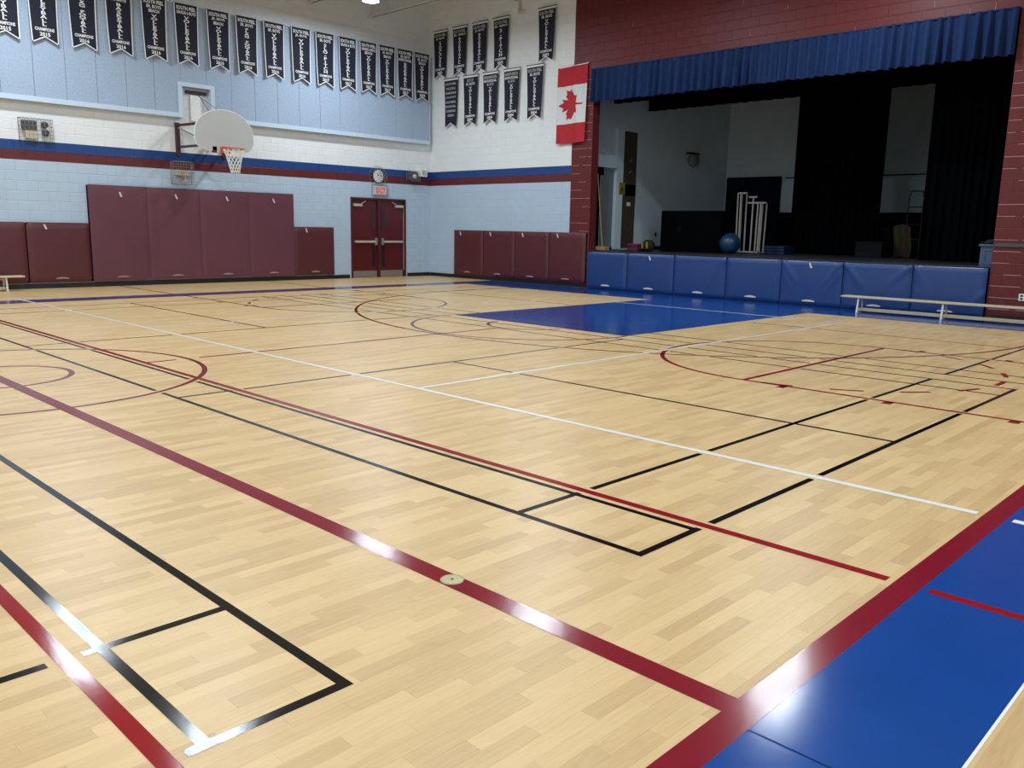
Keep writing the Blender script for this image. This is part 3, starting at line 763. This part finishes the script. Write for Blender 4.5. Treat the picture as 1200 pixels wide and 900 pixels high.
# ------------------------------------------------------------ basketball hoop on the wall
def hoop():
    bx = 9.56; by = -1.2      # board centre and offset from wall (local y)
    t = thing('basketball_hoop', 'fan shaped white backboard with orange rim on a brown wall bracket', 'basketball hoop', (bx, YW, 0))
    zt, zb = 3.905, 3.02; w_ = .70
    # fan outline: rounded top, straight sides narrowing to a flat foot
    poly = [(-.44, zb+.02), (.44, zb+.02)]
    poly = [(-.42, zb), (.42, zb), (.55, zb+.02), (.64, zb+.08), (w_, zb+.2), (w_, zb+.36)]
    for i in range(1, 16):
        a = PI*i/16; poly.append((w_*math.cos(a), zb+.36+(zt-zb-.36)*math.sin(a)))
    poly += [(-w_, zb+.36), (-w_, zb+.2), (-.64, zb+.08), (-.55, zb+.02)]
    B().prism(poly, by, by+.035).build('backboard', 'board_white', t)
    e = B(); e.path([(x, by+.012, z) for x, z in poly], .012, 6, True); e.build('board_edge', 'board_edge', t)
    rz = 3.05; rc = by-.38; r = .23
    rim = B(); pts = [(r*math.cos(a*PI/18), rc+r*math.sin(a*PI/18), rz) for a in range(36)]
    rim.path(pts, .011, 8, True)
    for a in range(0, 36, 3):
        p = pts[a]; rim.rod(p, (p[0]*.98, rc+(p[1]-rc)*.98, rz-.03), .005, 4)
    rim.bar((-.08, rc+r*.93, rz), (-.08, by, rz), .02, .03); rim.bar((.08, rc+r*.93, rz), (.08, by, rz), .02, .03)
    rim.box(-.12, by-.02, rz-.08, .12, by, rz+.06); rim.bar((0, rc+r, rz-.01), (0, by, rz-.1), .02, .02)
    rm = rim.build('rim', 'rim_orange', t)
    net = B(); N_ = 12; lv = 7
    def np_(i, k):
        f = k/lv; rr = r*(1-.60*f**.7)+.008*math.sin(i*2.1); a = 2*PI*(i+.5*(k % 2))/N_
        return (rr*math.cos(a)+.02*f, rc+rr*math.sin(a), rz-.02-.50*f)
    for k in range(lv):
        for i in range(N_):
            net.rod(np_(i, k), np_(i, k+1), .008, 4, caps=False); net.rod(np_(i, k), np_(i-1 if k % 2 == 0 else i+1, k+1), .008, 4, caps=False)
    net.rod((.18, rc+.12, rz-.02), (.21, rc+.1, rz-.26), .006, 4)
    net.build('net', 'net_white', rm)
    # wall posts, horizontal arms and braces
    for s in (-.56, .56):
        B().cbox(s-.045, -.09, 2.93, s+.045, -.008, 3.66, .006).build('wall_post', 'bracket_brown', t)
    for s in (-.56, .56):
        for z, xo in ((3.60, .36), (3.12, .36)):
            B().bar((s, -.05, z), (math.copysign(xo, s), by+.04, z+.01), .05, .05).build('arm', 'bracket_brown', t)
        B().bar((s, -.05, 3.56), (math.copysign(.33, s), by+.05, 3.16), .03, .03).build('brace', 'wire_grey', t)
    B().bar((-.42, by+.055, 3.61), (.42, by+.055, 3.61), .05, .04).build('cross_bar', 'bracket_brown', t)
    B().bar((-.42, by+.055, 3.13), (.42, by+.055, 3.13), .05, .04).build('cross_bar', 'bracket_brown', t)
    B().box(-.3, by+.0, 2.97, -.2, by+.06, 3.1).build('foot_bracket', 'bracket_brown', t)
    B().bar((0, by+.06, 3.4), (-.02, -.10, 4.30), .008, .008).build('stay_cable', 'rod_dark', t)
    B().bar((.35, by+.06, 3.65), (-.05, -.10, 4.30), .008, .008).build('stay_cable', 'rod_dark', t)
hoop()
t = thing('hoop_anchor', 'brown anchor bar with white plate inside the wall niche', 'bracket', (9.49, YW-.006, 4.30))
B().cbox(-.25, -.06, .03, .25, 0, .10, .006).build('anchor_bar', 'bracket_brown', t)
B().box(-.14, -.03, -.56, .15, 0, .0).build('back_plate', 'sign_white', t)

# ------------------------------------------------------------ wire guards, clock, exit sign, speakers
def cage(t, x0, x1, z0, z1, dp, nx, nz, parent_y=0, slant=0):
    b = B(); r = .004
    def fx(i): return x0+(x1-x0)*i/nx
    for i in range(nx+1): b.rod((fx(i), -dp-slant, z0), (fx(i), -dp, z1), r, 4)
    for j in range(nz+1):
        z = z0+(z1-z0)*j/nz; d = dp+slant*(1-j/nz)
        b.rod((x0, -d, z), (x1, -d, z), r, 4)
        for x in (x0, x1): b.rod((x, -d, z), (x, 0, z), r, 4)
    for x in (x0, x1):
        b.rod((x, -dp/2, z0), (x, -dp/2, z1), r, 4); b.rod((x, 0, z0), (x, 0, z1), r*1.4, 4)
    for i in range(nx+1):
        for z in (z0, z1): b.rod((fx(i), -dp-(slant if z == z0 else 0), z), (fx(i), 0, z), r, 4)
    for z in (z0, z1): b.rod((x0, 0, z), (x1, 0, z), r*1.4, 4)
    return b.build('wire_guard', 'wire_grey', t)
def hood(dp=.1): pass
t = thing('emergency_light', 'caged twin head emergency light above the wall stripe', 'emergency light', (6.02, YW-.006, 3.24))
cage(t, -.30, .30, -.24, .20, .17, 8, 6)
B().cbox(-.25, -.12, -.02, .02, 0, .16, .01).build('battery_box', 'lamp_grey', t)
for x, z in ((.16, .09), (.17, -.07)):
    B().lathe([(0, -.16), (.065, -.15), (.07, -.10), (.04, -.03), (.02, 0)], 16, 'y', (x, 0, z)).build('lamp_head', 'lamp_grey', t)
B().box(-.2, -.10, -.2, .02, 0, -.03).build('bracket', 'box_beige', t)
t = thing('caged_horn', 'caged beige signal horn below the stripe beside the tall pads', 'signal horn', (9.06, YW-.006, 2.54))
cage(t, -.24, .24, -.25, .26, .15, 8, 8)
B().cbox(-.15, -.12, -.06, .15, 0, .06, .012).build('horn_box', 'box_beige', t)
B().lathe([(.02, -.03), (.04, -.1), (.075, -.14)], 16, 'y', (0, 0, -.13)).build('horn_bell', 'box_beige', t)
t = thing('wall_clock', 'round white wall clock under a domed wire guard', 'clock', (14.68, YW-.006, 2.79))
B().lathe([(0, -.035), (.165, -.035), (.18, -.045), (.19, -.03), (.19, 0)], 32, 'y').build('case', 'black_plastic', t)
dial = B().lathe([(0, -.037), (.168, -.037)], 32, 'y').build('dial', 'clock_white', t)
for a, l, wd in ((62, .13, .012), (115, .09, .016)):
    a = math.radians(a); B().bar((0, -.042, 0), (l*math.cos(a), -.042, l*math.sin(a)), wd, .003, (0, 1, 0)).build('hand', 'black_plastic', dial)
b = B()
for k in range(12):
    a = 2*PI*k/12; b.box(.14*math.cos(a)-.008, -.041, .14*math.sin(a)-.008, .14*math.cos(a)+.008, -.038, .14*math.sin(a)+.008)
b.build('hour_marks', 'black_plastic', dial)
b = B()
for k in range(8):
    a = PI*k/8; b.path([(.30*math.cos(s)*math.cos(a), -.02-.15*math.sin(s), .27*math.cos(s)*math.sin(a)) for s in [PI*q/10 for q in range(11)]], .0035, 4)
for rr, d in ((.30, .02), (.24, .11), (.13, .155)): b.path([(rr*math.cos(q*PI/12), -d, rr*.9*math.sin(q*PI/12)) for q in range(24)], .0035, 4, True)
b.build('wire_dome', 'wire_grey', t)
t = thing('exit_sign', 'caged white EXIT sign with red letters over the double doors', 'sign', (14.72, YW-.006, 2.40))
sb = B().cbox(-.21, -.07, -.12, .21, 0, .12, .008).build('sign_box', 'sign_white', t)
text('EXIT', .30, .15, sb, .01, -.073, 0, m='exit_red')
cage(t, -.25, .25, -.15, .145, .11, 7, 5)
t = thing('small_camera', 'small grey wall device on the stripe near the corner', 'wall device', (15.88, YW-.006, 2.85))
B().cbox(-.15, -.12, -.1, .15, 0, .1, .01).build('housing', 'lamp_grey', t)
B().lathe([(0, -.17), (.05, -.16), (.06, -.12)], 16, 'y', (.02, 0, .0)).build('lens_ring', 'sign_white', t)
cage(t, -.17, .17, -.13, .13, .19, 5, 4)
t = thing('corner_speaker', 'small white box with dark grille in the corner above the stripe', 'wall speaker', (16.24, YW-.006, 2.97))
B().cbox(-.16, -.10, -.11, .16, 0, .11, .012).build('cabinet', 'sign_white', t)
b = B()
for k in range(4): b.box(-.02+.04*k-.008, -.103, -.07, -.02+.04*k+.008, -.10, .07)
b.build('grille_slots', 'lamp_grey', t)

# ------------------------------------------------------------ fixings on the stage wall
t = thing('wall_outlet', 'white double outlet plate on the maroon pillar', 'outlet', (XW-.006, 3.86, .43), STG)
B().cbox(-.045, -.012, -.06, .045, 0, .06, .003).build('plate', 'sign_white', t)
for z in (-.025, .025):
    B().cbox(-.022, -.015, z-.016, .022, -.011, z+.016, .002).build('socket', 'black_plastic', t)
t = thing('raceway', 'dark grey cable raceway running across the maroon pillar', 'raceway', (XW-.006, 4.38, 1.315), STG)
B().cbox(0, -.03, -.035, 3.6, 0, .035, .005).build('channel', 'grey_strip', t)
B().box(.0, -.034, .028, 3.6, -.03, .035).build('cover_lip', 'frame_maroon', t)
t = thing('conduit_drop', 'beige conduit with a bracket high on the white stage wall', 'conduit', (XW-.006, 15.98, 6.88), STG)
B().rod((0, -.04, .06), (0, -.04, ZC-6.95), .03, 10).build('pipe', 'box_beige', t)
B().cbox(-.03, -.08, -.03, .16, 0, .04, .01).build('bracket', 'box_beige', t)
B().path([(-.05, -.05, .28), (-.5, -.4, .42), (-1.2, -.9, .6)], .006, 5).build('cable', 'rod_dark', t)

# ------------------------------------------------------------ stage
st = B().box(XW+.02, 1.2, 0, XSB, YSL, ZS)
stage = tag(st.build('stage_floor', 'stage_boards'), 'dark stage platform behind the blue pads', 'stage', kind='structure')
B().box(XW-.02, YJ0+.005, ZS, XW+.26, YJ1-.005, ZS+.012).build('stage_nosing', 'stage_boards', stage)
ZT = 6.6
tag(B().box(XW+.25, YSL, 0, XSB+.2, YSL+.15, ZT).build('wall_stage_side', 'stage_plaster'), 'grey plaster side wall inside the stage', 'wall', kind='structure')
tag(B().box(XSB, 1.0, 0, XSB+.15, YSL, ZT).build('wall_stage_rear', 'stage_plaster'), 'pale rear wall inside the stage', 'wall', kind='structure')
tag(B().box(XW+.25, 1.0, 0, XSB+.2, 1.2, ZT).build('wall_stage_wing', 'stage_plaster'), 'plaster wing wall inside the stage', 'wall', kind='structure')
tag(B().box(XW+.25, 1.0, ZT, XSB+.2, YSL+.15, ZT+.1).build('ceiling_stage', 'mat_black'), 'black stage ceiling', 'ceiling', kind='structure')
tag(B().box(XSB-.02, 1.2, 3.05, XSB-.003, 12.2, 3.08).build('trim_2', 'mat_black'), 'thin dark joint line along the stage rear wall', 'trim', kind='structure')
base('baseboard_stage', [(XW+.26, YSL-.02, ZS, 18.45, YSL-.003, ZS+.1), (19.45, YSL-.02, ZS, XSB-.03, YSL-.003, ZS+.1)], 'black baseboard at the stage side wall')

def drape(name, label, loc, rz, L, ht, m, pleat, amp, group=None, head=.0, foot_wave=0., nx=None, nz=10, seed=1, foot_name=None):
    rnd = random.Random(seed); nx = nx or int(L/pleat*12)
    ph = [rnd.uniform(-.6, .6) for _ in range(400)]; am = [rnd.uniform(.5, 1.3) for _ in range(400)]
    t = thing(name, label, 'curtain', loc, rz, group)
    def f(u, v):
        x = u*L; k = x/pleat; i = int(k) % 399; fr_ = k-int(k); p = ph[i]*(1-fr_)+ph[i+1]*fr_; a = am[i]*(1-fr_)+am[i+1]*fr_
        s = math.sin(2*PI*k+p*2); s = math.copysign(abs(s)**.5, s)
        fall = (1-v)*.6+.4
        return (x + .012*(1-v)*math.cos(2*PI*k+p), -amp*a*(s*fall) , v*ht - foot_wave*math.sin(k*1.7+p)*(1-v))
    b = B().grid(nx, nz, f); b.build('cloth', m, t)
    return t
v = drape('stage_valance', 'blue pleated valance across the top of the stage opening', (XW-.12, 13.49, 4.45), STG, 9.09, .76, 'valance_blue', .2, .075, foot_wave=.006, nz=12)
B().box(0, .0, .74, 9.09, .10, .76).build('heading', 'valance_blue', v)
for i in range(9):
    B().box(.2+i*1.05, .02, .70, .28+i*1.05, .112, .74).build('bracket', 'rod_dark', v)
GD = 'black drapes on the stage'
drape('stage_border', 'black border curtain directly behind the blue valance', (18.0, 13.98, 4.62), STG, 11.6, 1.75, 'black_drape', .3, .04, GD, seed=3)
drape('stage_border', 'black border curtain hanging deeper in the stage', (19.6, 14.03, 4.61), STG, 11.8, 1.75, 'black_drape', .3, .04, GD, seed=4)
drape('black_curtain', 'black curtain hanging in mid stage between the white gaps', (21.0, 10.36, ZS+.03), STG, 2.27, 5.2, 'black_drape', .16, .05, GD, seed=5)
drape('black_curtain', 'wide black curtain beside the maroon pillar', (18.5, 6.28, ZS+.03), STG, 4.7, 5.2, 'black_drape', .16, .05, GD, seed=6)

# doorway in the stage side wall
d2 = thing('door_2', 'grey door with tall brown panel in the stage side wall', 'door', (17.9, YSL-.004, ZS), kind='structure')
B().cbox(0, -.03, .06, .5, 0, 2.1, .004).build('door_leaf', 'door_grey', d2)
B().cbox(-.25, -.12, 2.13, .55, 0, 2.46, .006).build('transom_box', 'stage_plaster', d2)
B().cbox(.56, -.08, .02, .86, 0, 3.15, .006).build('door_post', 'stage_plaster', d2)
lf = B().cbox(.90, -.03, .06, 1.50, 0, 3.13, .004).build('tall_panel', 'door_brown', d2)
B().box(.90, -.036, 1.45, 1.50, -.03, 1.75).build('dark_band', 'mat_black', lf)
B().box(1.12, -.04, 1.18, 1.28, -.03, 1.28).build('notice', 'sign_white', lf)
for z in (2.05, 2.35): B().rod((1.2, -.03, z), (1.2, -.08, z+.06), .018, 8).build('hook', 'steel', lf)
t = thing('warning_sign', 'yellow warning sign on the post in the stage wing', 'sign', (18.58, YSL-.086, 2.38))
B().cbox(-.0, -.008, 0, .26, 0, .32, .002).build('plate', 'sign_yellow', t)
b = B(); b.prism([(.06, .1), (.2, .1), (.13, .24)], -.012, -.009); b.build('symbol', 'bag_black', t)
b = B()
for k in range(3): b.box(.04, -.011, .03+.02*k, .22, -.009, .04+.02*k)
b.build('print_lines', 'bag_black', t)
for x in (18.17, 20.5):
    t = thing('stage_outlet', 'small dark outlet low on the stage wall beside the '+('grey door' if x < 19 else 'brown panel'), 'outlet', (x, YSL-.004, 1.34))
    B().cbox(-.04, -.012, -.06, .04, 0, .06, .003).build('plate', 'black_plastic', t)
t = thing('stage_lamp', 'round pale work lamp on the stage side wall', 'wall lamp', (22.05, YSL-.004, 3.5))
B().lathe([(0, -.26), (.16, -.24), (.2, -.14), (.16, -.05), (.08, 0)], 20, 'y').build('globe', 'lamp_dim', t)
B().box(-.2, -.2, .17, .22, 0, .22).build('bracket', 'black_plastic', t)

# mats along the rear wall and side
def slab_mat(label, loc, rz, L, ht, dp, m, n=1):
    t = thing('crash_mat', label, 'mat', loc, rz, 'gym mats stored on the stage')
    for k in range(n):
        B().cbox(k*L/n+.004, -dp, .0, (k+1)*L/n-.004, 0, ht, .02).build('mat_section', m, t)
    b = B()
    for k in range(n): b.box(k*L/n+L/n*.3, -dp-.01, ht*.5, k*L/n+L/n*.36, -dp, ht*.5+.12)
    b.build('carry_handles', 'box_dark', t)
slab_mat('tall navy mat leaning on the stage rear wall', (XSB-.03, 14.08, ZS), STG, 1.78, 2.2, .15, 'mat_navy', 1)
slab_mat('low black mats standing along the stage rear wall', (XSB-.03, 12.27, ZS), STG, 10.0, 1.14, .2, 'mat_black', 5)
slab_mat('black crash mat on edge beside the blue exercise ball', (19.55, 13.18, ZS), STG, 1.82, 1.06, .3, 'mat_black', 1)

def exercise_ball(name, label, c, r, m):
    t = thing(name, label, 'ball', (c[0], c[1], ZS))
    prof = [(max(.0005, r*math.cos(a)), r+r*math.sin(a)) for a in [(-PI/2+PI*k/24) for k in range(25)]]
    B().lathe(prof, 32).build('shell', m, t)
    b = B()
    for k in (-3, -1, 1, 3):
        z = r*math.sin(k*.16); rr = r*math.cos(k*.16)+.001
        b.path([(rr*math.cos(q*PI/18), rr*math.sin(q*PI/18), r+z) for q in range(36)], .003, 4, True)
    b.build('ridge', m, t); B().rod((r*.99, 0, r), (r*1.01, 0, r), .01, 8).build('valve', 'sign_white', t)
exercise_ball('exercise_ball', 'round blue exercise ball on the stage beside the pole rack', (18.9, 10.87), .255, 'ball_blue')
t = thing('blue_mat_roll', 'low blue folded mat on the stage behind the pole rack', 'mat', (20.6, 10.45, ZS))
for k in range(3): B().cbox(-.3, -.3, .07*k, .3, .3, .07*k+.066, .015).build('fold', 'fold_blue', t)

# rack of badminton posts
t = thing('post_rack', 'white metal rack of upright net posts on the stage', 'rack', (19.6, 10.72, ZS), STG)
b = B(); b.box(-.35, -.02, .03, .32, .02, .07); b.box(-.35, -.2, .03, -.31, .2, .07); b.box(.28, -.2, .03, .32, .2, .07); bf = b.build('base_frame', 'pipe_white', t)
for x in (-.33, .30):
    for y in (-.19, .19): B().lathe([(.0, -.0), (.03, .0), (.035, .02), (.0, .04)], 10, 'z', (x, y, 0)).build('caster', 'black_plastic', bf)
for i, (x, y, h) in enumerate(((-.38, -.05, 1.50), (-.33, .05, 1.48), (-.27, -.1, 1.49), (-.22, .1, 1.49), (.02, 0, 1.40), (.20, -.08, 1.26), (.25, .06, 1.26), (.30, -.12, 1.26), (.34, .1, 1.25))):
    B().rod((x*.94, y, .05), (x, y, h), .021, 8).build('post', 'pipe_white', t)
for x0, x1, z in ((-.40, -.16, 1.50), (-.1, .12, 1.40), (-.12, .37, 1.26)):
    B().bar((x0, 0, z), (x1, 0, z), .04, .04).build('cross_piece', 'pipe_white', t)
# small props at the stage edge
t = thing('aerobic_step', 'stack of pink and black aerobic steps at the stage edge', 'step platform', (17.8, 12.73, ZS))
for k in range(4):
    B().cbox(-.18, 0, .05*k, .18, .32, .05*k+.047, .012).build('step', 'mat_pink' if k % 2 else 'mat_pink_edge', t)
t = thing('sports_bag', 'black and yellow sports bag at the stage edge', 'bag', (17.85, 12.56, ZS))
b = B(); pr = [(max(.001, .17*math.sqrt(max(0, 1-(k/8-1)**2)))*.98, .155+.155*(k/8-1)) for k in range(17)]
b.lathe(pr, 20); b.build('body', 'bag_black', t)
for s in (-.07, .07): B().bar((-.158, s, .09), (-.150, s+.02, .25), .05, .012, (1, 0, 0)).build('stripe', 'bag_yellow', t)
B().path([(-.1, -.1+.2*k/8, .30+.05*math.sin(PI*k/8)) for k in range(9)], .012, 6).build('strap', 'bag_yellow', t)
t = thing('broom', 'long wooden broom leaning in the stage wing', 'broom', (17.0, 13.45, ZS))
B().rod((.05, -.05, .12), (-.02, .12, 1.9), .014, 8).build('handle', 'wood_stick', t)
B().cbox(-.05, -.2, .02, .15, .10, .12, .01).build('brush', 'wood_stick', t)
t = thing('dark_stand', 'slim dark equipment stand in the stage wing', 'stand', (17.35, 13.98, ZS))
B().cbox(-.12, -.12, 0, .12, .12, 1.9, .01).build('column', 'mat_black', t); B().cbox(-.18, -.18, 1.9, .18, .15, 2.1, .02).build('head', 'mat_black', t)
t = thing('hand_truck', 'black tubular hand truck standing at the rear of the stage', 'hand truck', (21.9, 7.62, ZS), STG)
b = B()
for x in (-.17, .17): b.path([(x, 0, .1), (x, .05, 1.45), (x*.8, .06, 1.6)], .016, 6)
b.rod((-.14, .06, 1.6), (.14, .06, 1.6), .016, 6); b.build('frame', 'black_plastic', t)
for z in (.45, .8, 1.22): B().rod((-.17, .03, z), (.17, .03, z), .014, 6).build('rung', 'black_plastic', t)
for x in (-.2, .2): B().lathe([(.03, -.03), (.11, -.03), (.12, 0), (.11, .03), (.03, .03)], 16, 'y', (x, .12, .12)).build('wheel', 'black_plastic', t)
B().box(-.2, -.2, .01, .2, .02, .03).build('toe_plate', 'steel', t)
t = thing('folded_sheet', 'tan cloth bundle draped over a low crate on the stage', 'cloth', (21.3, 7.55, ZS), STG)
B().cbox(-.2, -.2, 0, .2, .2, .32, .02).build('crate', 'box_dark', t)
B().grid(12, 10, lambda a, c: (-.2+.4*a+.03*math.sin(c*5), -.23+.02*math.sin(a*17), .05+.75*c - .12*abs(a-.5))).build('cloth', 'tan_cloth', t)
def carton(label, loc, w_, d_, h_):
    t = thing('storage_box', label, 'box', loc, 0, 'dark boxes on the stage')
    B().cbox(-d_/2, -w_/2, 0, d_/2, w_/2, h_, .008).build('body', 'box_dark', t)
    B().cbox(-d_/2-.01, -w_/2-.01, h_, d_/2+.01, w_/2+.01, h_+.03, .006).build('lid', 'box_dark', t)
carton('wide dark storage box low on the stage before the hand truck', (20.6, 8.05, ZS), .62, .5, .34)
carton('dark storage box standing behind the wide box', (21.7, 8.3, ZS), .6, .4, .72)
t = thing('stage_podium', 'blue grey wooden podium behind the maroon pillar', 'podium', (17.25, 4.50, ZS), STG)
B().cbox(-.22, -.2, 0, .25, .2, .36, .006).build('body', 'cabinet_blue', t)
B().cbox(-.25, -.23, .36, .28, .23, .40, .006).build('top', 'cabinet_blue', t)
f = B()
for q in ((-.17, .04, -.13, .32), (.16, .04, .20, .32), (-.13, .04, .16, .08), (-.13, .28, .16, .32)): f.box(q[0], -.212, q[1], q[2], -.2, q[3])
f.build('panel_frame', 'cabinet_blue', t)
t = thing('black_bag', 'crumpled black bag lying on the podium', 'bag', (17.25, 4.50, ZS+.40), STG)
B().grid(14, 10, lambda a, c: (-.24+.5*a, -.2+.4*c, .02+.13*math.sin(PI*c)*(.4+.6*a)*math.sin(PI*min(1, a+.12))+.01*math.sin(a*20+c*9))).build('fabric', 'bag_black', t)
B().box(-.2, -.16, 0, .24, .16, .02).build('base', 'bag_black', t)

# ------------------------------------------------------------ high-bay lamps
GL = 'round high bay lamps under the roof joists'
for lx0 in (-8.9, -1.75, 5.35, 12.62):
    for ly in (-.0, 5.65, 11.3, 16.98):
        lx = lx0
        if lx0 > 12 and 5 < ly < 6: lx, ly = 13.9, 6.45
        t = thing('high_bay_lamp', 'lit round high bay lamp over the room corner above the banners' if lx > 12 and ly > 16 else 'round white high bay lamp hanging below the roof joists', 'lamp', (lx, ly, 6.55), 0, GL)
        B().lathe([(.0, .16), (.08, .16), (.10, .10), (.20, .07), (.22, .02), (.215, .0), (.19, .0)], 28).build('housing', 'lamp_housing', t)
        B().lathe([(.0, .006), (.19, .006)], 28).build('lens', 'lens_glow', t)
        B().rod((0, 0, .16), (0, 0, ZC-6.55), .01, 6).build('hanger', 'steel', t)
        ld = bpy.data.lights.new('lamp_light', 'AREA'); ld.shape = 'DISK'; ld.size = .36; ld.energy = LAMP_W; ld.color = LAMP_RGB
        lo = bpy.data.objects.new('lamp_light', ld); COL.objects.link(lo); lo.parent = t; lo.location = (0, 0, -.004)
